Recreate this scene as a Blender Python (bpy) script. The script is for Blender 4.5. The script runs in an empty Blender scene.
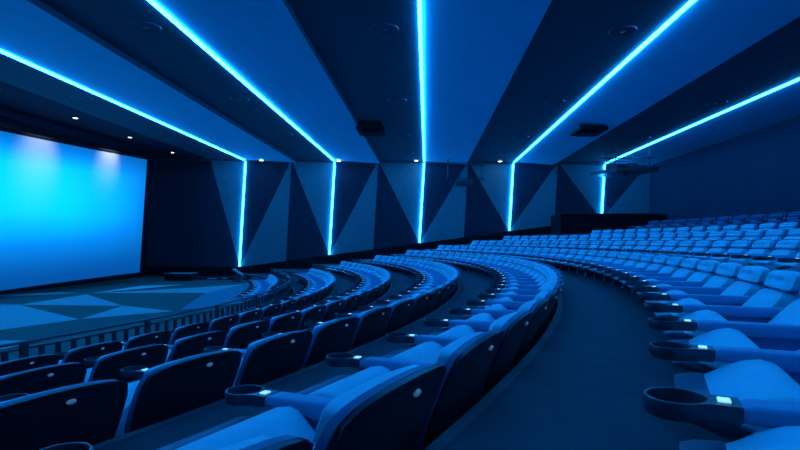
import bpy, bmesh, math, random
from mathutils import Vector, Matrix
random.seed(4)
S = bpy.context.scene
COL = S.collection

# ------------------------------------------------------------------ camera
EYE = 1.42                    # eye height over the flat front floor
F = 528.0
cam_d = bpy.data.cameras.new('camera')
cam = bpy.data.objects.new('camera', cam_d)
COL.objects.link(cam)
cam.location = (0, 0, EYE)
cam.rotation_euler = (math.radians(90), -0.0087, 0)
cam_d.sensor_width = 36
cam_d.lens = F * 36 / 800
cam_d.shift_x = -23.0 / 800
cam_d.shift_y = 16.4 / 800
cam_d.clip_start = 0.02
S.camera = cam

# ------------------------------------------------------------------ light and exposure
w = bpy.data.worlds.new('world'); S.world = w
w.use_nodes = True
w.node_tree.nodes['Background'].inputs[0].default_value = (0.0, 0.02, 0.06, 1)
w.node_tree.nodes['Background'].inputs[1].default_value = 0.1
S.view_settings.view_transform = 'Standard'
S.view_settings.look = 'None'
S.view_settings.gamma = 1
S.view_settings.exposure = 0.0
S.view_settings.use_curve_mapping = False
NEON = 39.5                   # light strips
NEON_COL = (0.013, 0.30, 1.0)
SCREEN = 3.0                  # cinema screen
S.cycles.max_bounces = 8

# ------------------------------------------------------------------ hall dimensions
XC, YC, RB = -17.83, 9.58, 19.70      # centre of the seat arcs, radius of the reference row
PITCH, STEP, RISE = 0.57, 1.22, 0.18
WALL_Y, NEAR_Y = 20.3, -1.7
BACK_X, FRONT_X = 8.62, -10.55
CEIL = EYE + 3.06
LOW = 0.36                    # the lounge chairs are low: their arms stand 0.24 over the step
ZB = EYE - 1.071 + LOW
def row_r(i): return RB + STEP * i
def row_z(i): return ZB + RISE * i + {5: 0.10, -2: -0.02, -3: -0.03}.get(i, 0)     # i = -3 is the first full row
SX = [-6.83, -3.41, 0.02, 3.44, 6.95]  # light strips
EX = [-5.04, -1.73, 1.70, 5.12, 8.50]  # fold edges between them
LEAN = 0.05
SKEW = 0.0066                 # the ceiling bands run very slightly off square

# ------------------------------------------------------------------ materials
def mat(name, col, rough=0.6, spec=0.4, emit=None, es=0.0, noise=None, bump=0.0, metal=0.0, sheen=0.0):
    m = bpy.data.materials.new(name); m.use_nodes = True
    nt = m.node_tree; b = nt.nodes['Principled BSDF']
    b.inputs['Base Color'].default_value = (*col, 1)
    b.inputs['Roughness'].default_value = rough
    b.inputs['Specular IOR Level'].default_value = spec
    b.inputs['Metallic'].default_value = metal
    b.inputs['Sheen Weight'].default_value = sheen
    if emit:
        b.inputs['Emission Color'].default_value = (*emit, 1)
        b.inputs['Emission Strength'].default_value = es
    if noise:
        sc, amt = noise
        tc = nt.nodes.new('ShaderNodeTexCoord')
        n = nt.nodes.new('ShaderNodeTexNoise'); n.inputs['Scale'].default_value = sc
        n.inputs['Detail'].default_value = 6; n.inputs['Roughness'].default_value = 0.7
        nt.links.new(tc.outputs['Object'], n.inputs['Vector'])
        mr = nt.nodes.new('ShaderNodeMapRange')
        mr.inputs['From Min'].default_value = 0.3; mr.inputs['From Max'].default_value = 0.7
        mr.inputs['To Min'].default_value = 1 - amt; mr.inputs['To Max'].default_value = 1 + amt
        nt.links.new(n.outputs['Fac'], mr.inputs['Value'])
        mx = nt.nodes.new('ShaderNodeVectorMath'); mx.operation = 'SCALE'
        mx.inputs[0].default_value = col
        nt.links.new(mr.outputs[0], mx.inputs['Scale'])
        nt.links.new(mx.outputs[0], b.inputs['Base Color'])
        if bump:
            bp = nt.nodes.new('ShaderNodeBump'); bp.inputs['Strength'].default_value = bump
            bp.inputs['Distance'].default_value = 0.01
            nt.links.new(n.outputs['Fac'], bp.inputs['Height'])
            nt.links.new(bp.outputs[0], b.inputs['Normal'])
    return m

M = {}
M['leather'] = mat('blue_leather', (0.18, 0.65, 0.76), 0.48, 0.35, noise=(22, 0.06), bump=0.15)
M['leather_side'] = mat('dark_blue_leather', (0.06, 0.19, 0.36), 0.5, 0.35)
M['frame_shaded'] = mat('gap_shaded_blue_leather', (0.035, 0.125, 0.24), 0.45, 0.4)  # dark blue back frame, darkened further for the shade between chairs
M['leather_shaded'] = mat('shaded_blue_leather', (0.03, 0.10, 0.20), 0.5, 0.35)  # darker copy of the blue leather; last row's shade is in its colour
M['arm_leather'] = mat('arm_leather', (0.09, 0.31, 0.52), 0.42, 0.4)
M['shell'] = mat('black_plastic', (0.012, 0.022, 0.035), 0.42, 0.3)
M['pan'] = mat('teal_plastic', (0.03, 0.10, 0.16), 0.35, 0.45)
M['cup'] = mat('cup_plastic', (0.02, 0.05, 0.075), 0.3, 0.5)
M['cup_in'] = mat('cup_inside', (0.004, 0.006, 0.01), 0.5, 0.2)
M['badge'] = mat('white_badge_glow', (0.8, 0.9, 0.95), 0.3, 0.5, emit=(0.45, 0.8, 1.0), es=0.05)  # faint glow added so the badge stays white under blue light
M['plate'] = mat('lit_number_plate', (0.8, 0.9, 0.95), 0.3, 0.5, emit=(0.35, 0.85, 1.0), es=0.9)
M['floor'] = mat('dark_carpet', (0.058, 0.093, 0.112), 0.95, 0.1, noise=(9, 0.12), bump=0.3)
M['nosing'] = mat('step_nosing', (0.085, 0.13, 0.15), 0.7, 0.3)
M['c_dark'] = mat('carpet_dark', (0.035, 0.13, 0.12), 0.95, 0.1, noise=(30, 0.25), bump=0.3)
M['c_mid'] = mat('carpet_mid', (0.20, 0.43, 0.46), 0.95, 0.1, noise=(30, 0.2), bump=0.3)
M['c_blue'] = mat('carpet_blue', (0.08, 0.24, 0.32), 0.95, 0.1, noise=(30, 0.2), bump=0.3)
M['c_light'] = mat('carpet_light', (0.42, 0.62, 0.62), 0.95, 0.1, noise=(30, 0.2), bump=0.3)
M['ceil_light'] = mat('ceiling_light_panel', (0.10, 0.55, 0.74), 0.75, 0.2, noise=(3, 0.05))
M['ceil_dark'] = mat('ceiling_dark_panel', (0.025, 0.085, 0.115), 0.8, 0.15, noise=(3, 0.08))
M['ceil_black'] = mat('ceiling_black_panel', (0.012, 0.025, 0.045), 0.85, 0.1)
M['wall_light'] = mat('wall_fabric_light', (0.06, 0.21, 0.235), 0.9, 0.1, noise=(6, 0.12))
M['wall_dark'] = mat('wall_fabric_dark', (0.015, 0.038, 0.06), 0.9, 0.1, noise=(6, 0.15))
M['wall_back'] = mat('wall_navy', (0.014, 0.044, 0.070), 0.85, 0.1, noise=(2, 0.1))
M['black'] = mat('black_paint', (0.006, 0.010, 0.016), 0.8, 0.1)
M['metal'] = mat('black_metal', (0.02, 0.035, 0.05), 0.35, 0.5)
M['rail'] = mat('rail_paint', (0.02, 0.06, 0.10), 0.35, 0.5)
M['grey_metal'] = mat('grey_metal', (0.35, 0.42, 0.5), 0.35, 0.5, metal=0.3)
M['neon'] = mat('neon_strip', (0.5, 0.8, 1.0), 0.5, 0.2, emit=NEON_COL, es=NEON)
M['lamp'] = mat('lamp_lens', (1, 1, 1), 0.5, 0.2, emit=(1.0, 0.93, 0.85), es=8.0)
M['pale'] = mat('pale_edge', (0.45, 0.65, 0.75), 0.5, 0.3)

def screen_mat():
    m = bpy.data.materials.new('cinema_screen_picture'); m.use_nodes = True
    nt = m.node_tree; b = nt.nodes['Principled BSDF']
    b.inputs['Base Color'].default_value = (0.2, 0.2, 0.2, 1)
    b.inputs['Roughness'].default_value = 0.9
    b.inputs['Specular IOR Level'].default_value = 0.05
    tc = nt.nodes.new('ShaderNodeTexCoord'); sp = nt.nodes.new('ShaderNodeSeparateXYZ')
    nt.links.new(tc.outputs['UV'], sp.inputs[0])
    def ramp(src, stops):
        r = nt.nodes.new('ShaderNodeValToRGB'); r.color_ramp.interpolation = 'B_SPLINE'
        e = r.color_ramp.elements
        e[0].position, e[0].color = stops[0][0], (stops[0][1],) * 3 + (1,)
        e[1].position, e[1].color = stops[-1][0], (stops[-1][1],) * 3 + (1,)
        for p, v in stops[1:-1]:
            k = e.new(p); k.color = (v, v, v, 1)
        nt.links.new(src, r.inputs[0]); return r.outputs[0]
    v = ramp(sp.outputs['Y'], [(0.0, 0.0), (0.08, 0.0), (0.20, 0.26), (0.34, 0.62), (0.50, 1.0), (0.82, 1.0), (0.93, 0.45), (1.0, 0.2)])
    u = ramp(sp.outputs['X'], [(0.0, 0.3), (0.12, 1.0), (0.80, 1.0), (0.92, 0.72), (0.98, 0.50), (1.0, 0.35)])
    mul = nt.nodes.new('ShaderNodeMath'); mul.operation = 'MULTIPLY'
    nt.links.new(u, mul.inputs[0]); nt.links.new(v, mul.inputs[1])
    cr = nt.nodes.new('ShaderNodeValToRGB'); e = cr.color_ramp.elements
    e[0].position, e[0].color = 0.0, (0.0, 0.018, 0.09, 1)
    e[1].position, e[1].color = 1.0, (0.0, 0.27, 1.0, 1)
    k = e.new(0.45); k.color = (0.0, 0.075, 0.27, 1)
    k = e.new(0.8); k.color = (0.0, 0.18, 0.45, 1)
    nt.links.new(mul.outputs[0], cr.inputs[0])
    nt.links.new(cr.outputs[0], b.inputs['Emission Color'])
    b.inputs['Emission Strength'].default_value = SCREEN
    return m
M['screen'] = screen_mat()

# ------------------------------------------------------------------ mesh helpers
def link(name, me, parent=None, loc=None):
    o = bpy.data.objects.new(name, me); COL.objects.link(o)
    if parent: o.parent = parent
    if loc: o.location = loc
    return o
def from_bm(name, bm, m, parent=None, smooth=False, loc=None):
    bmesh.ops.recalc_face_normals(bm, faces=bm.faces)
    me = bpy.data.meshes.new(name); bm.to_mesh(me); bm.free()
    for x in (m if isinstance(m, (list, tuple)) else [m]): me.materials.append(x)
    if smooth:
        for p in me.polygons: p.use_smooth = True
        if hasattr(me, 'set_sharp_from_angle'): me.set_sharp_from_angle(angle=math.radians(50))
    return link(name, me, parent, loc)
def empty(name, loc=(0, 0, 0), rz=0.0):
    o = bpy.data.objects.new(name, None); COL.objects.link(o)
    o.location = loc; o.rotation_euler = (0, 0, rz); o.empty_display_size = 0.1
    return o
def tag(o, label, cat, group=None):
    o['label'] = label; o['category'] = cat
    if group: o['group'] = group
    return o
def struct(o): o['kind'] = 'structure'; return o
def box(bm, x0, x1, y0, y1, z0, z1, bev=0.0, seg=2, mi=0):
    g = bmesh.ops.create_cube(bm, size=1.0)
    for v in g['verts']:
        v.co = Vector(((x0 + x1) / 2 + v.co.x * (x1 - x0), (y0 + y1) / 2 + v.co.y * (y1 - y0), (z0 + z1) / 2 + v.co.z * (z1 - z0)))
    fs = list({f for v in g['verts'] for f in v.link_faces})
    for f in fs: f.material_index = mi
    if bev:
        es = list({e for v in g['verts'] for e in v.link_edges})
        bmesh.ops.bevel(bm, geom=es, offset=bev, segments=seg, affect='EDGES', profile=0.6)
def prism(bm, prof, y0, y1, bev=0.0, seg=2):
    """profile in xz extruded along y"""
    a = [bm.verts.new((x, y0, z)) for x, z in prof]; b = [bm.verts.new((x, y1, z)) for x, z in prof]
    fs = [bm.faces.new(a), bm.faces.new(b[::-1])]
    n = len(prof)
    for i in range(n): fs.append(bm.faces.new((a[i], b[i], b[(i + 1) % n], a[(i + 1) % n])))
    if bev:
        es = list(fs[0].edges) + list(fs[1].edges)
        bmesh.ops.bevel(bm, geom=es, offset=bev, segments=seg, affect='EDGES', profile=0.5)
def lathe(bm, prof, cx, cy, n=24, closed=False):
    rings = []
    for r, z in prof:
        rings.append([bm.verts.new((cx + r * math.cos(2 * math.pi * k / n), cy + r * math.sin(2 * math.pi * k / n), z)) for k in range(n)])
    m = len(rings)
    for i in range(m if closed else m - 1):
        a, b = rings[i], rings[(i + 1) % m]
        for k in range(n): bm.faces.new((a[k], a[(k + 1) % n], b[(k + 1) % n], b[k]))
    return rings
def tube(bm, pts, r, n=8):
    pts = [Vector(p) for p in pts]; rings = []
    for i, p in enumerate(pts):
        d = (pts[min(i + 1, len(pts) - 1)] - pts[max(i - 1, 0)]).normalized()
        up = Vector((0, 0, 1)) if abs(d.z) < 0.9 else Vector((1, 0, 0))
        s = d.cross(up).normalized(); t = s.cross(d).normalized()
        rings.append([bm.verts.new(p + s * math.cos(2 * math.pi * k / n) * r + t * math.sin(2 * math.pi * k / n) * r) for k in range(n)])
    for a, b in zip(rings, rings[1:]):
        for k in range(n): bm.faces.new((a[k], a[(k + 1) % n], b[(k + 1) % n], b[k]))
    bm.faces.new(rings[0]); bm.faces.new(rings[-1][::-1])

# ------------------------------------------------------------------ floor: curved steps
def arc_x(r, y): return XC + math.sqrt(max(r * r - (y - YC) ** 2, 0))
NY = 72
YS = [NEAR_Y + (WALL_Y - NEAR_Y) * k / NY for k in range(NY + 1)]
RISER = {i: row_r(i - 1) - 0.045 for i in range(-2, 6)}
RISER[-3] = 15.05
bm = bmesh.new()
for i in range(-3, 6):
    z = row_z(i); zl = row_z(i - 1) if i > -3 else 0.0
    r0 = RISER[i]; r1 = RISER.get(i + 1)
    prev = None
    for y in YS:
        xa = arc_x(r0, y); xb = arc_x(r1, y) if r1 else BACK_X
        c = [bm.verts.new((xa, y, zl)), bm.verts.new((xa, y, z)), bm.verts.new((max(xb, xa), y, z))]
        if prev:
            bm.faces.new((prev[0], c[0], c[1], prev[1])); bm.faces.new((prev[1], c[1], c[2], prev[2]))
        prev = c
struct(from_bm('floor', bm, M['floor']))
for i in range(-3, 6):        # pale nosing along each step edge
    bm = bmesh.new(); prev = None; z = row_z(i); r0 = RISER[i]
    for y in YS:
        c = [bm.verts.new((arc_x(r0, y) - 0.006, y, z - 0.03)), bm.verts.new((arc_x(r0, y) - 0.006, y, z + 0.004)), bm.verts.new((arc_x(r0 + 0.035, y), y, z + 0.004))]
        if prev:
            bm.faces.new((prev[0], c[0], c[1], prev[1])); bm.faces.new((prev[1], c[1], c[2], prev[2]))
        prev = c
    struct(from_bm('trim_%d' % (i + 4), bm, M['nosing']))

# front carpet with its triangle pattern (floor coordinates)
def fp(px, py):               # helper that recovers where a pattern corner lies on the flat floor
    u = px - 423.0; v = py - 241.4 - 0.0087 * u
    y = F * EYE / v
    return (u * y / F, y)
bm = bmesh.new()
box(bm, FRONT_X, arc_x(15.06, YC), NEAR_Y, WALL_Y, -0.06, 0.0)
struct(from_bm('floor_front', bm, M['c_dark']))
bm = bmesh.new()
def carpet(pts, mi, lift):
    lift += 0.0015 * len(bm.faces)
    vs = [bm.verts.new((x, y, lift)) for x, y in pts]
    f = bm.faces.new(vs); f.material_index = mi
    if f.normal.z < 0: f.normal_flip()
tri = lambda *q: [fp(*p) for p in q]
carpet(tri((87, 294.5), (20, 305), (124, 306)), 0, 0.004)
carpet(tri((20, 305), (80, 319.7), (0, 330.5), (-40, 335), (-30, 308)), 0, 0.004)
carpet(tri((124, 306), (174, 311.5), (80, 319.7)), 0, 0.004)
carpet(tri((92, 293.5), (140, 286.3), (186, 284.8)), 1, 0.004)
carpet(tri((94, 293.6), (200, 287.6), (290, 281), (215, 293.2)), 0, 0.004)
carpet(tri((20, 305), (-40, 306), (-40, 308.5)), 1, 0.005)
carpet(tri((0, 341.5), (43, 341), (10, 349), (-60, 362), (-70, 343)), 0, 0.004)
carpet(tri((205, 294), (262, 280), (300, 282), (232, 305), (180, 311)), 2, 0.004)
carpet(tri((0, 295.5), (60, 293), (80, 293.6), (0, 297.5)), 0, 0.004)
o = from_bm('trim_carpet', bm, [M['c_mid'], M['c_light'], M['c_blue']]); struct(o)

# ------------------------------------------------------------------ walls
def zbot(x): return max(EYE - 0.075 + 0.142 * x, 0.36)
def lx(x, z): return x - LEAN * (CEIL - z)
bm = bmesh.new()
DP = 0.16
def wv(x, top, proud):
    z = CEIL + 0.02 if top else zbot(x)
    return bm.verts.new((lx(x, z), WALL_Y - (DP if proud else 0.0), z))
def face(vs, mi):
    f = bm.faces.new(vs); f.material_index = mi
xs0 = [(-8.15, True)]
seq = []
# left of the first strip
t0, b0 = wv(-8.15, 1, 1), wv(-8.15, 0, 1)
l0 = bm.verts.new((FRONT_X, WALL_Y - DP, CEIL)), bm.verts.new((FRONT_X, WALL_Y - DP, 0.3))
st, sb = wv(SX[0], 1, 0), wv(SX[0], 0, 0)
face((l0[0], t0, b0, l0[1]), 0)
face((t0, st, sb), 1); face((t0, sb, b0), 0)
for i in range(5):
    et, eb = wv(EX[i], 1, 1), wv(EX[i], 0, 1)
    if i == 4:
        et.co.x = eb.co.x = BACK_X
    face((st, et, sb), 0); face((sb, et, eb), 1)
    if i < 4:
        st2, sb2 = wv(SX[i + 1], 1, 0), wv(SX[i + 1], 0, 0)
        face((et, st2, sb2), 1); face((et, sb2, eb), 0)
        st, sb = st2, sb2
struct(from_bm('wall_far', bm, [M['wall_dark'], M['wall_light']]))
bm = bmesh.new()              # dark raked dado under the folded panels
n = 40; prev = None
for k in range(n + 1):
    x = FRONT_X + (BACK_X - FRONT_X) * k / n
    c = [bm.verts.new((x, WALL_Y - DP - 0.03, -0.05)), bm.verts.new((x, WALL_Y - DP - 0.03, zbot(x) + 0.02)), bm.verts.new((x, WALL_Y + 0.05, zbot(x) + 0.02))]
    if prev:
        bm.faces.new((prev[0], c[0], c[1], prev[1])); bm.faces.new((prev[1], c[1], c[2], prev[2]))
    prev = c
struct(from_bm('baseboard_far', bm, M['black']))
bm = bmesh.new(); box(bm, BACK_X, BACK_X + 0.1, NEAR_Y - 0.1, WALL_Y + 0.1, 0, CEIL + 0.2)
struct(from_bm('wall_back', bm, M['wall_back']))
bm = bmesh.new(); box(bm, FRONT_X - 0.1, FRONT_X, NEAR_Y - 0.1, WALL_Y + 0.1, -0.06, CEIL + 0.2)
struct(from_bm('wall_front', bm, M['black']))
bm = bmesh.new(); box(bm, FRONT_X - 0.1, BACK_X + 0.1, NEAR_Y - 0.1, NEAR_Y, -0.06, CEIL + 0.2)
struct(from_bm('wall_near', bm, M['wall_dark']))

# ------------------------------------------------------------------ ceiling (saw-tooth of light and dark bands)
bm = bmesh.new()
y0, y1 = NEAR_Y, WALL_Y
def strip_face(xa, za, xb, zb, mi):
    sk = lambda x, y: x if x in (FRONT_X, BACK_X) else x + SKEW * (y - WALL_Y)
    vs = [bm.verts.new(p) for p in ((sk(xa, y0), y0, za), (sk(xb, y0), y0, zb), (sk(xb, y1), y1, zb), (sk(xa, y1), y1, za))]
    f = bm.faces.new(vs); f.material_index = mi
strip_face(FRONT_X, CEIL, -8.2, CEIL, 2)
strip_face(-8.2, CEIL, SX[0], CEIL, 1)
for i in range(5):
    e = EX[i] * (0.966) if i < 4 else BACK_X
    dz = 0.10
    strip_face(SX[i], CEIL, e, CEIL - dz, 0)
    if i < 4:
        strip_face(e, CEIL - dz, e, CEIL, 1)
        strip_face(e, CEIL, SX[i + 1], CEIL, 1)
struct(from_bm('ceiling', bm, [M['ceil_light'], M['ceil_dark'], M['ceil_black']]))
bm = bmesh.new(); box(bm, FRONT_X - 0.1, BACK_X + 0.1, NEAR_Y - 0.1, WALL_Y + 0.1, CEIL + 0.12, CEIL + 0.25)
struct(from_bm('ceiling_slab', bm, M['black']))
bm = bmesh.new(); box(bm, FRONT_X, BACK_X, WALL_Y - 0.17, WALL_Y - 0.02, CEIL - 0.055, CEIL + 0.02)
struct(from_bm('trim_ceiling', bm, M['ceil_dark']))

# ------------------------------------------------------------------ neon strips
NW = 0.027
which = ['nearest the screen', 'second from the screen', 'third and middle of the five', 'fourth from the screen', 'nearest the back wall']
for i, x in enumerate(SX):
    t = tag(empty('light_strip', (x, WALL_Y, CEIL)), 'glowing cyan light strip along ceiling and down far wall, ' + which[i], 'light', 'cyan light strips')
    bm = bmesh.new(); box(bm, -NW, NW, NEAR_Y + 0.1 - WALL_Y, -0.06, -0.035, -0.005)
    for v in bm.verts: v.co.x += SKEW * v.co.y
    from_bm('ceiling_run', bm, M['neon'], t)
    zb = zbot(x) + 0.03
    bm = bmesh.new(); box(bm, -0.027, 0.027, -0.06, -0.03, zb - CEIL, -0.02)
    for v in bm.verts: v.co.x += LEAN * v.co.z
    from_bm('wall_run', bm, M['neon'], t)

# ------------------------------------------------------------------ screen
SR, SXC = 44.0, -9.98
def sx(y): return SXC + (y - YC) ** 2 / (2 * SR)
bm = bmesh.new(); uvl = bm.loops.layers.uv.new('UVMap')
SY0, SY1, SZ0, SZ1 = 1.6, 17.45, EYE - 1.10, EYE + 2.64
n = 30; prev = None
for k in range(n + 1):
    t = k / n; y = SY0 + (SY1 - SY0) * t
    d = -0.03 * (SY1 - y)
    c = (bm.verts.new((sx(y) - 0.07, y - 0.02, SZ0 + d)), bm.verts.new((sx(y) + 0.07, y + 0.12 * t, SZ1 + d)), t)
    if prev:
        f = bm.faces.new((prev[0], c[0], c[1], prev[1]))
        for l, uv in zip(f.loops, ((prev[2], 0), (c[2], 0), (c[2], 1), (prev[2], 1))): l[uvl].uv = uv
    prev = c
me = bpy.data.meshes.new('picture'); bm.to_mesh(me); bm.free(); me.materials.append(M['screen'])
scr = tag(empty('cinema_screen', (0, 0, 0)), 'large curved cinema screen glowing bright cyan blue on the front wall', 'screen')
link('picture', me, scr)
bm = bmesh.new()
for z, s in ((SZ0 - 0.05, -0.07), (SZ1 + 0.05, 0.07)):
    tube(bm, [(sx(SY0 + (SY1 - SY0) * k / n) + s - 0.03, SY0 + (SY1 - SY0) * k / n, z - 0.03 * (SY1 - SY0) * (1 - k / n)) for k in range(n + 1)], 0.045, 6)
for yy, ys in ((SY0 - 0.05, 0), (SY1 + 0.06, 0.12)):
    tube(bm, [(sx(yy) - 0.1, yy, SZ0 - 0.05 - 0.03 * (SY1 - yy)), (sx(yy) + 0.04, yy + ys, SZ1 + 0.05 - 0.03 * (SY1 - yy))], 0.045, 6)
from_bm('frame', bm, M['black'], scr)

# ------------------------------------------------------------------ cinema chair
def low(z): return z - LOW if z >= 0.54 else z * (0.54 - LOW) / 0.54
def shell_x(z): return -0.235 + (max(z, 0.54) - 0.18) * (0.25 / 0.62) - 0.08 * max(0.54 - z, 0)     # leaning back surface, local +x points away from the screen
def chair_part(name, bm, m, parent, smooth=False):
    for v in bm.verts: v.co.z = low(v.co.z)
    return from_bm(name, bm, m, parent, smooth)
def make_back(bm, z0, z1, w, t, off, arch, bulge, taper, bev, puff=0.0, lean=0.0, cuts=9, dents=()):
    bmesh.ops.create_cube(bm, size=1.0)
    bmesh.ops.subdivide_edges(bm, edges=bm.edges[:], cuts=cuts, use_grid_fill=True)
    for v in bm.verts:
        u, s, r = v.co.y * 2, v.co.z + 0.5, v.co.x      # -1..1, 0..1, -.5...5
        h = abs(s - 0.5) * 2
        q = abs(u) ** 8 + h ** 8
        k = 1.0 / max(q, 1.0) ** 0.10
        k2 = 1.0 - bev * max(abs(u) ** 8, h ** 8)
        uu = u * k; ss = 0.5 + (s - 0.5) * k
        z = z0 + (z1 - z0) * ss + arch * (1 - uu * uu) * ss
        ww = w / 2 * (1 - taper * (1 - ss) ** 2.0)
        x = shell_x(z) + off + r * t * k2 - bulge * uu * uu
        if r < 0:
            x -= puff * (1 - uu ** 4) * (1 - (abs(ss - 0.5) * 2) ** 4) + lean * (1 - ss)
            for du, ds, dd, rad in dents:
                x += dd * math.exp(-(((uu - du) / rad) ** 2 + ((ss - ds) / rad) ** 2))
        v.co = Vector((x, uu * ww, z))
def make_chair(dark=False):
    root = empty('cinema_chair')
    fab = M['leather_shaded'] if dark else M['leather']
    bm = bmesh.new(); make_back(bm, 0.17, 0.750, 0.512, 0.030, -0.010, 0.020, 0.012, 0.22, 0.3)
    shell = chair_part('back_shell', bm, M['shell'], root, True)
    bm = bmesh.new()
    lathe(bm, [(0.0001, 0.004), (0.013, 0.003), (0.016, 0.0), (0.016, -0.004)], 0, 0, 16)
    for v in bm.verts: v.co.x *= 0.55
    a = math.atan2(0.25, 0.62)
    bm.transform(Matrix.Translation((shell_x(0.725) + 0.007, 0.035, 0.725)) @ Matrix.Rotation(math.pi / 2 + a, 4, 'Y'))
    bd = chair_part('number_badge', bm, M['badge'], shell, True); bd['label'] = 'white oval badge'
    bm = bmesh.new(); make_back(bm, 0.24, 0.750, 0.522, 0.032, -0.036, 0.020, 0.0, 0.10, 0.25)
    chair_part('back_frame', bm, M['leather_shaded'] if dark else M['frame_shaded'], root, True)
    bm = bmesh.new(); make_back(bm, 0.24, 0.660, 0.405, 0.060, -0.070, 0.0, 0.0, 0.02, 0.25, 0.016, 0.21, 13, ((0.0, 0.55, 0.024, 0.16), (-0.42, 0.62, 0.016, 0.14), (0.42, 0.62, 0.016, 0.14)))
    chair_part('backrest', bm, fab, root, True)
    bm = bmesh.new(); make_back(bm, 0.668, 0.750, 0.415, 0.048, -0.068, 0.010, 0.0, 0.0, 0.30, 0.030, 0.0, 13, ((-0.42, 0.5, 0.030, 0.22), (0.42, 0.5, 0.030, 0.22), (0.0, 0.45, 0.022, 0.2)))
    chair_part('headrest', bm, fab, root, True)
    # tip-up seat, folded half way
    bm = bmesh.new()
    prof = [(-0.625, 0.520), (-0.610, 0.538), (-0.570, 0.562), (-0.530, 0.582), (-0.490, 0.590), (-0.455, 0.582), (-0.425, 0.555), (-0.400, 0.510), (-0.385, 0.440), (-0.380, 0.360), (-0.420, 0.320), (-0.510, 0.390), (-0.600, 0.480)]
    prism(bm, prof, -0.222, 0.190, 0.022, 3)
    seat = chair_part('seat', bm, fab, root, True)
    bm = bmesh.new()
    prof = [(-0.623, 0.535), (-0.670, 0.520), (-0.693, 0.495), (-0.685, 0.470), (-0.600, 0.390), (-0.490, 0.300), (-0.420, 0.260), (-0.380, 0.290), (-0.382, 0.350), (-0.420, 0.322), (-0.510, 0.392), (-0.600, 0.482)]
    prism(bm, prof, -0.216, 0.184, 0.012, 2)
    sp = chair_part('seat_pan', bm, M['pan'], seat, True); sp['label'] = 'dark teal plastic pan under the seat'
    make_arm(root, -1)
    return root
def make_arm(root, side):
    yo = side * PITCH / 2 - (0.050 if side < 0 else 0.0)
    bm = bmesh.new()
    prism(bm, [(-0.60, 0.570), (-0.597, 0.596), (-0.575, 0.603), (-0.12, 0.606), (-0.12, 0.566), (-0.42, 0.560)], yo - 0.035, yo + 0.035, 0.009, 2)
    arm = chair_part('armrest', bm, M['arm_leather'], root, True)
    bm = bmesh.new()
    cx = -0.700
    ro, ri, zt, zb = 0.059, 0.053, 0.600, 0.570
    out = [(cx + ro * math.cos(math.radians(a)), yo + ro * math.sin(math.radians(a))) for a in range(48, 313, 12)]
    out += [(-0.640, yo - 0.037), (-0.605, yo - 0.0355), (-0.592, yo - 0.0355), (-0.592, yo + 0.0355), (-0.605, yo + 0.0355), (-0.640, yo + 0.037)]
    inn = [(cx + ri * math.cos(2 * math.pi * a / 28), yo + ri * math.sin(2 * math.pi * a / 28)) for a in range(28)]
    def loop(pts, z, sc=1.0): return [bm.verts.new((cx + (x - cx) * sc, yo + (y - yo) * sc, z)) for x, y in pts]
    L = [loop(out, zb - 0.004, 0.93), loop(out, zb + 0.003), loop(out, zt - 0.003), loop(out, zt, 0.985)]
    I = [loop(inn, zt), loop(inn, zt - 0.004, 0.985), loop(inn, zb + 0.004, 0.95)]
    for g in (L, I):
        for a, b in zip(g, g[1:]):
            for k in range(len(a)): bm.faces.new((a[k], a[(k + 1) % len(a)], b[(k + 1) % len(a)], b[k]))
    bm.faces.new(L[0]); bm.faces.new(I[-1])
    bm.edges.ensure_lookup_table()
    te = [bm.edges.get((q[k], q[(k + 1) % len(q)])) for q in (L[-1], I[0]) for k in range(len(q))]
    bmesh.ops.triangle_fill(bm, edges=te, use_beauty=True)
    for f in bm.faces:
        c = f.calc_center_median(); rr = math.hypot(c.x - cx, c.y - yo)
        f.material_index = 1 if (rr < 0.0508 and c.z > zb and c.z < zt - 0.002) else 0
    chair_part('cup_holder', bm, [M['cup'], M['cup_in']], arm, True)
    bm = bmesh.new(); box(bm, -0.631, -0.609, yo - 0.014, yo + 0.014, 0.597, 0.6035, 0.002, 2)
    pl = chair_part('number_plate', bm, M['plate'], arm, True); pl['label'] = 'small lit white seat number plate'
    bm = bmesh.new()
    prism(bm, [(-0.47, 0.0), (-0.20, 0.0), (-0.14, 0.565), (-0.46, 0.565), (-0.48, 0.545), (-0.44, 0.30)], yo - 0.022, yo + 0.022, 0.008, 2)
    chair_part('side_panel', bm, M['leather_side'], root, True)

def copy_tree(o, parent=None):
    c = o.copy(); COL.objects.link(c)
    if parent: c.parent = parent
    for ch in list(o.children): copy_tree(ch, c)
    return c

protos = {}
def proj(p):
    x, y, z = p[0], p[1], p[2] - EYE
    if y < 0.06: return None
    return 423 + F * x / y, 241.4 - F * z / y + 0.0087 * F * x / y
def in_view(r, th, z):
    for dr in (-0.70, -0.3, 0.05):
        for dt in (-0.3, 0, 0.3):
            for dz in (0.1, 0.45, 0.82):
                rr = r + dr; a = th + dt / r
                q = proj((XC + rr * math.cos(a), YC + rr * math.sin(a), z + dz))
                if q and -25 < q[0] < 825 and -20 < q[1] < 475: return True
    return False
ordn = ['zeroth', 'first', 'second', 'third', 'fourth', 'fifth', 'sixth', 'seventh', 'eighth', 'ninth', 'tenth', 'eleventh', 'twelfth', 'thirteenth', 'fourteenth', 'fifteenth', 'sixteenth', 'seventeenth', 'eighteenth', 'nineteenth']
def ordinal(n):
    if n < 20: return ordn[n]
    if n == 20: return 'twentieth'
    if n < 30: return 'twenty-' + ordn[n - 20]
    if n == 30: return 'thirtieth'
    return 'thirty-' + ordn[n - 30]
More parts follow.
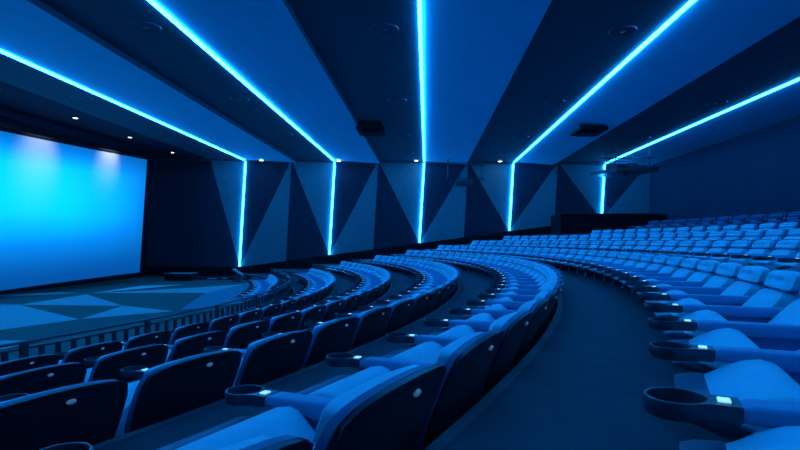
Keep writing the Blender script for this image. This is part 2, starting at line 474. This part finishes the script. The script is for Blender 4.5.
# row: (index, a seat angle, far end y)
ROWS = [(-4, 0.30, 16.2), (-3, -0.3668, 16.9), (-2, -0.4060, 18.1), (-1, -0.4428, 18.6), (0, -0.4412, 19.0),
        (1, -0.4481, 19.5), (2, -0.44, 19.7), (3, -0.43, 20.0), (4, -0.415, 17.65), (5, -0.405, 16.9)]
row_phrase = {-4: 'short front row beyond the railing', -3: 'first row behind the railing', -2: 'second row behind the railing',
              -1: 'third row behind the railing', 0: 'fourth row behind the railing', 1: 'row just behind the open walkway', 2: 'second row above the walkway',
              3: 'third row above the walkway', 4: 'fourth row above the walkway', 5: 'last row against the back wall'}
chairs = 0
for i, th0, yend in ROWS:
    r = row_r(i) if i > -4 else 14.70
    z = row_z(i) if i > -4 else 0.0
    dth = PITCH / r
    seats = []
    for k in range(-6, 60):
        th = th0 + k * dth
        y = YC + r * math.sin(th)
        if y > yend - 0.2: break
        if y < NEAR_Y + 0.6: continue
        if i == -4 and th < 0.12: continue
        if in_view(r, th, z): seats.append(th)
    n = len(seats)
    for j, th in enumerate(seats):
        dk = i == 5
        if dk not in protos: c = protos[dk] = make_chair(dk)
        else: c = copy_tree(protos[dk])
        c.location = (XC + r * math.cos(th), YC + r * math.sin(th), z)
        c.rotation_euler = (0, 0, th)
        far = n - j
        if j < n / 2 and i in (-3, -2, -1, 0):
            lab = 'blue chair with black rear shell, %s, %s from its near end' % (row_phrase[i], ordinal(j + 1))
        elif j < n / 2:
            lab = '' + ('shade-darkened blue' if i == 5 else 'tufted blue') + ' cinema chair, %s, %s from its near end' % (row_phrase[i], ordinal(j + 1))
        else:
            lab = ('navy' if i == 5 else 'blue') + ' cinema chair, %s, %s from its far end' % (row_phrase[i], ordinal(far))
        tag(c, lab, 'chair', 'chairs in the ' + row_phrase[i])
        if j == n - 1: make_arm(c, 1)
        chairs += 1
print('CHAIRS', chairs)

# ------------------------------------------------------------------ curved railing in front of the first row
RR = 14.96; RT = EYE - 0.955
ths = [-0.47 + 0.98 * k / 98 for k in range(99)]
rl = tag(empty('railing', (XC, YC, 0)), 'low curved black railing with square openings before the first seat row', 'railing')
P = lambda th, z, r=RR: (r * math.cos(th), r * math.sin(th), z)
bm = bmesh.new(); tube(bm, [P(t, RT) for t in ths], 0.014, 8); from_bm('top_rail', bm, M['rail'], rl, True)
for zz in (RT - 0.055, RT - 0.20):
    bm = bmesh.new(); tube(bm, [P(t, zz) for t in ths], 0.014, 6); from_bm('cross_rail', bm, M['metal'], rl, True)
bm = bmesh.new()
box(bm, -0.012, 0.012, -0.026, 0.026, RT - 0.195, RT - 0.06, 0.004, 1)
mb = bpy.data.meshes.new('baluster'); bm.to_mesh(mb); bm.free(); mb.materials.append(M['metal'])
for k in range(90):
    t = -0.47 + 0.98 * (k + 0.5) / 90
    if k % 9 == 4: continue
    o = link('baluster', mb, rl, (RR * math.cos(t), RR * math.sin(t), 0)); o.rotation_euler = (0, 0, t)
bm = bmesh.new(); box(bm, -0.02, 0.02, -0.035, 0.035, 0.01, RT + 0.005, 0.005, 1)
mb = bpy.data.meshes.new('post'); bm.to_mesh(mb); bm.free(); mb.materials.append(M['metal'])
for k in range(4, 90, 9):
    t = -0.47 + 0.98 * (k + 0.5) / 90
    o = link('post', mb, rl, (RR * math.cos(t), RR * math.sin(t), 0)); o.rotation_euler = (0, 0, t)
bm = bmesh.new(); prev = None
for t in ths:
    c = [bm.verts.new(P(t, 0.01, RR - 0.012)), bm.verts.new(P(t, RT - 0.20, RR - 0.012)), bm.verts.new(P(t, RT - 0.20, RR + 0.012)), bm.verts.new(P(t, 0.01, RR + 0.012))]
    if prev:
        for a in range(4): bm.faces.new((prev[a], c[a], c[(a + 1) % 4], prev[(a + 1) % 4]))
    prev = c
from_bm('lower_panel', bm, M['metal'], rl)

# ------------------------------------------------------------------ ceiling fittings
bay = ['screen-side bay', 'second bay', 'middle bay', 'fourth bay', 'back-wall bay']
for i, x in enumerate(SX):
    for j, y in enumerate((7.6, 11.45, 15.3, 18.2)):
        if i in (0, 4) and j == 0: continue
        xx = x - 0.60
        t = tag(empty('ceiling_speaker', (xx, y, CEIL)), 'round flush ceiling speaker in %s, %s from the far wall' % (bay[i], ordinal(4 - j)), 'speaker', 'round ceiling speakers')
        bm = bmesh.new(); lathe(bm, [(0.182, 0.0), (0.185, -0.012), (0.198, -0.014), (0.205, 0.0)], 0, 0, 28)
        from_bm('trim_ring', bm, M['rail'], t, True)
        bm = bmesh.new(); lathe(bm, [(0.0005, -0.008), (0.10, -0.006), (0.183, -0.003)], 0, 0, 28)
        from_bm('grille', bm, M['ceil_dark'], t, True)
        bm = bmesh.new(); lathe(bm, [(0.0005, -0.020), (0.03, -0.018), (0.045, -0.008)], 0, 0, 16)
        from_bm('centre_cap', bm, M['rail'], t, True)

def downlight(x, y, z, lab, power, grp, tilt=0.0, cone=110):
    t = tag(empty('downlight', (x, y, z)), lab, 'light', grp)
    bm = bmesh.new(); lathe(bm, [(0.055, 0.0), (0.057, -0.012), (0.085, -0.010), (0.088, 0.0)], 0, 0, 20)
    from_bm('trim_ring', bm, M['metal'], t, True)
    bm = bmesh.new(); lathe(bm, [(0.0005, -0.016), (0.03, -0.014), (0.056, -0.006)], 0, 0, 20)
    from_bm('lens', bm, M['lamp'], t, True)
    if cone == 110:
        for ch in t.children: ch.scale = (1.45, 1.45, 1.3)
    l = bpy.data.lights.new('downlight_beam', 'SPOT'); l.energy = power; l.spot_size = math.radians(cone); l.spot_blend = 1.0
    l.color = (1.0, 1.0, 0.9); l.shadow_soft_size = 0.05
    o = bpy.data.objects.new('beam', l); COL.objects.link(o); o.parent = t; o.location = (0, 0, -0.03); o.rotation_euler = (0, tilt, 0)
for k, y in enumerate((10.9, 13.4, 15.9, 18.6)):
    downlight(-8.85, y, CEIL, 'small warm recessed downlight above the screen, %s from the far wall' % ordinal(4 - k), 130, 'downlights above the screen', 0.93, 72)
for x, y, nm in ((-6.1, 19.85, 'right of the first light strip'), (-3.20, 19.85, 'close by the second light strip'), (-0.28, 19.85, 'beside the middle light strip'), (2.87, 19.85, 'just before the fourth light strip')):
    s = 0.02 if x in (2.87, -0.28) else 0.06
    downlight(x, y, CEIL - s, 'small bright downlight at the far wall ceiling edge, ' + nm, 2, 'downlights along the far wall')

# black loudspeaker boxes under the ceiling
for x, y, nm in ((-1.38, 13.9, 'on the fold between second and middle light strips'), (4.28, 13.7, 'between the fourth and last light strips')):
    t = tag(empty('ceiling_projector_box', (x, y, CEIL - 0.10)), 'flat black box hung under the ceiling ' + nm, 'ceiling unit', 'flat ceiling boxes')
    bm = bmesh.new(); box(bm, -0.36, 0.36, -0.45, 0.45, -0.11, -0.03, 0.02, 2); from_bm('housing', bm, M['black'], t)
    bm = bmesh.new(); box(bm, -0.25, 0.25, -0.3, 0.3, -0.15, -0.125, 0.01, 2); from_bm('grille', bm, M['black'], t)
    for a in (-0.28, 0.28):
        bm = bmesh.new(); box(bm, a - 0.02, a + 0.02, -0.2, 0.2, -0.04, 0.10); from_bm('bracket', bm, M['metal'], t)

# hanging frame with small projector close to the far wall
t = tag(empty('projector', (1.5, 19.3, CEIL - 0.1)), 'small projector hanging in a thin black frame near the middle of far wall', 'projector')
bm = bmesh.new(); box(bm, -0.32, 0.32, -0.2, 0.2, -0.92, -0.74, 0.02, 2); from_bm('body', bm, M['metal'], t)
bm = bmesh.new(); box(bm, -0.30, 0.30, -0.19, 0.19, -0.739, -0.720, 0.006, 1); o = from_bm('lit_look_top', bm, M['grey_metal'], t); o['label'] = 'top cover coloured pale as if lit'  # pale tone stands for light falling on the projector's top
bm = bmesh.new(); lathe(bm, [(0.0005, 0.02), (0.05, 0.02), (0.055, -0.02)], 0, 0, 16); bm.transform(Matrix.Translation((0.12, -0.2, -0.83)) @ Matrix.Rotation(math.pi / 2, 4, 'X')); from_bm('lens', bm, M['cup'], t)
for a in (-0.62, 0.62):
    for b in (-0.22, 0.22):
        bm = bmesh.new(); tube(bm, [(a, b, 0.08), (a, b, -0.68)], 0.014, 6); from_bm('hanger', bm, M['metal'], t)
bm = bmesh.new()
for b in (-0.22, 0.22):
    tube(bm, [(-0.72, b, -0.68), (0.72, b, -0.68)], 0.016, 6); tube(bm, [(-0.62, b, -0.1), (0.62, b, -0.1)], 0.014, 6)
for a in (-0.62, 0.62): tube(bm, [(a, -0.22, -0.68), (a, 0.22, -0.68)], 0.014, 6)
from_bm('frame', bm, M['metal'], t)

# big hanging rig by the last light strip
t = tag(empty('lighting_rig', (6.5, 17.3, CEIL)), 'wide black equipment platform hanging from the ceiling before the last light strip', 'rig')
bm = bmesh.new()
vs = [(-0.95, 0.25), (-0.45, -0.75), (1.05, -0.35), (0.75, 0.8), (-0.3, 0.9)]
a = [bm.verts.new((x, y, -0.78 + 0.05 * x)) for x, y in vs]; b = [bm.verts.new((x, y, -0.66 + 0.05 * x)) for x, y in vs]
bm.faces.new(a[::-1]); bm.faces.new(b)
for k in range(5): bm.faces.new((a[k], a[(k + 1) % 5], b[(k + 1) % 5], b[k]))
from_bm('platform', bm, M['metal'], t)
for x, y, wd, h in ((-0.35, -0.1, 0.26, 0.16), (0.25, -0.15, 0.3, 0.2), (0.7, 0.1, 0.2, 0.14)):
    bm = bmesh.new(); box(bm, x - wd / 2, x + wd / 2, y - 0.2, y + 0.2, -0.66, -0.66 + h, 0.015, 1); from_bm('projector_unit', bm, M['metal'], t)
for x, y in ((-0.4, -0.5), (0.75, -0.35), (0.6, 0.6), (-0.3, 0.6)):
    bm = bmesh.new(); tube(bm, [(x, y, 0.02), (x, y, -0.70)], 0.018, 6); from_bm('hanger', bm, M['metal'], t)
bm = bmesh.new()
tube(bm, [(-0.9, -0.3, -0.35), (1.0, -0.35, -0.30)], 0.018, 6); tube(bm, [(-0.9, 0.35, -0.35), (1.0, 0.4, -0.30)], 0.018, 6)
from_bm('rail', bm, M['metal'], t)
for x in (-0.1, 0.35):
    bm = bmesh.new(); box(bm, x - 0.10, x + 0.10, -0.45, -0.3, -0.90, -0.80, 0.015, 1); from_bm('spotlight', bm, M['rail'], t)

# ------------------------------------------------------------------ corner enclosure at the rear, low cabinet and steps at the front
t = tag(empty('partition', (6.75, 18.7, row_z(3))), 'tall black partition closing off the rear corner behind the seats', 'partition')
z0 = row_z(3); zt = EYE + 1.02
bm = bmesh.new(); box(bm, -1.9, 1.88, -0.06, 0.06, 0, zt - z0, 0.01, 1); from_bm('front_panel', bm, M['black'], t)
bm = bmesh.new(); box(bm, -1.9, -1.78, 0.06, 1.35, 0, zt - z0, 0.01, 1); from_bm('side_panel', bm, M['black'], t)
bm = bmesh.new(); box(bm, -1.93, 1.88, -0.09, 0.09, zt - z0, zt - z0 + 0.03, 0.005, 1); from_bm('cap_rail', bm, M['metal'], t)

t = tag(empty('cabinet', (-8.35, 18.3, 0)), 'low black cabinet with thin pale top edge beside the screen', 'cabinet')
bm = bmesh.new(); box(bm, -0.45, 0.42, -0.3, 0.3, 0.0, 0.24, 0.01, 1); from_bm('body', bm, M['black'], t)
bm = bmesh.new(); box(bm, -0.47, 0.44, -0.32, 0.32, 0.24, 0.255, 0.004, 1); o = from_bm('top', bm, M['grey_metal'], t); o['label'] = 'pale grey top board'
for a in (-0.2, 0.2):
    bm = bmesh.new(); box(bm, a - 0.19, a + 0.19, -0.315, -0.30, 0.04, 0.21, 0.004, 1); d = from_bm('door', bm, M['black'], t)
    bm = bmesh.new(); box(bm, a + (0.12 if a < 0 else -0.14), a + (0.14 if a < 0 else -0.12), -0.33, -0.315, 0.10, 0.17); from_bm('handle', bm, M['metal'], d)

t = tag(empty('lectern', (-6.25, 17.9, 0)), 'narrow black lectern with slanted pale top below the first light strip', 'lectern')
bm = bmesh.new(); box(bm, -0.16, 0.16, -0.14, 0.14, 0.0, 0.06, 0.01, 1); from_bm('base', bm, M['metal'], t)
bm = bmesh.new(); box(bm, -0.10, 0.10, -0.06, 0.06, 0.06, 0.27, 0.01, 1); from_bm('column', bm, M['metal'], t)
bm = bmesh.new(); box(bm, -0.2, 0.2, -0.15, 0.15, -0.012, 0.012, 0.004, 1); bm.transform(Matrix.Translation((0, 0, 0.33)) @ Matrix.Rotation(0.55, 4, 'Y')); o = from_bm('reading_top', bm, M['grey_metal'], t); o['label'] = 'slanted pale reading top'

# shallow dark side ramp with pale edge plates by the far wall
t = tag(empty('side_ramp', (-6.0, 19.0, 0)), 'low black raised strip with pale edge marks at foot of the far wall', 'ramp')
bm = bmesh.new(); prism(bm, [(-2.0, 0), (2.6, 0), (2.6, 0.14), (-2.0, 0.05)], -0.35, 1.0); from_bm('body', bm, M['black'], t)
for k in range(8):
    x = -1.6 + k * 0.52
    bm = bmesh.new(); box(bm, x, x + (0.34 if k % 3 == 0 else 0.18), -0.37, -0.345, 0.025 + 0.02 * (x + 2), 0.05 + 0.02 * (x + 2)); from_bm('edge_mark', bm, M['pale'], t)
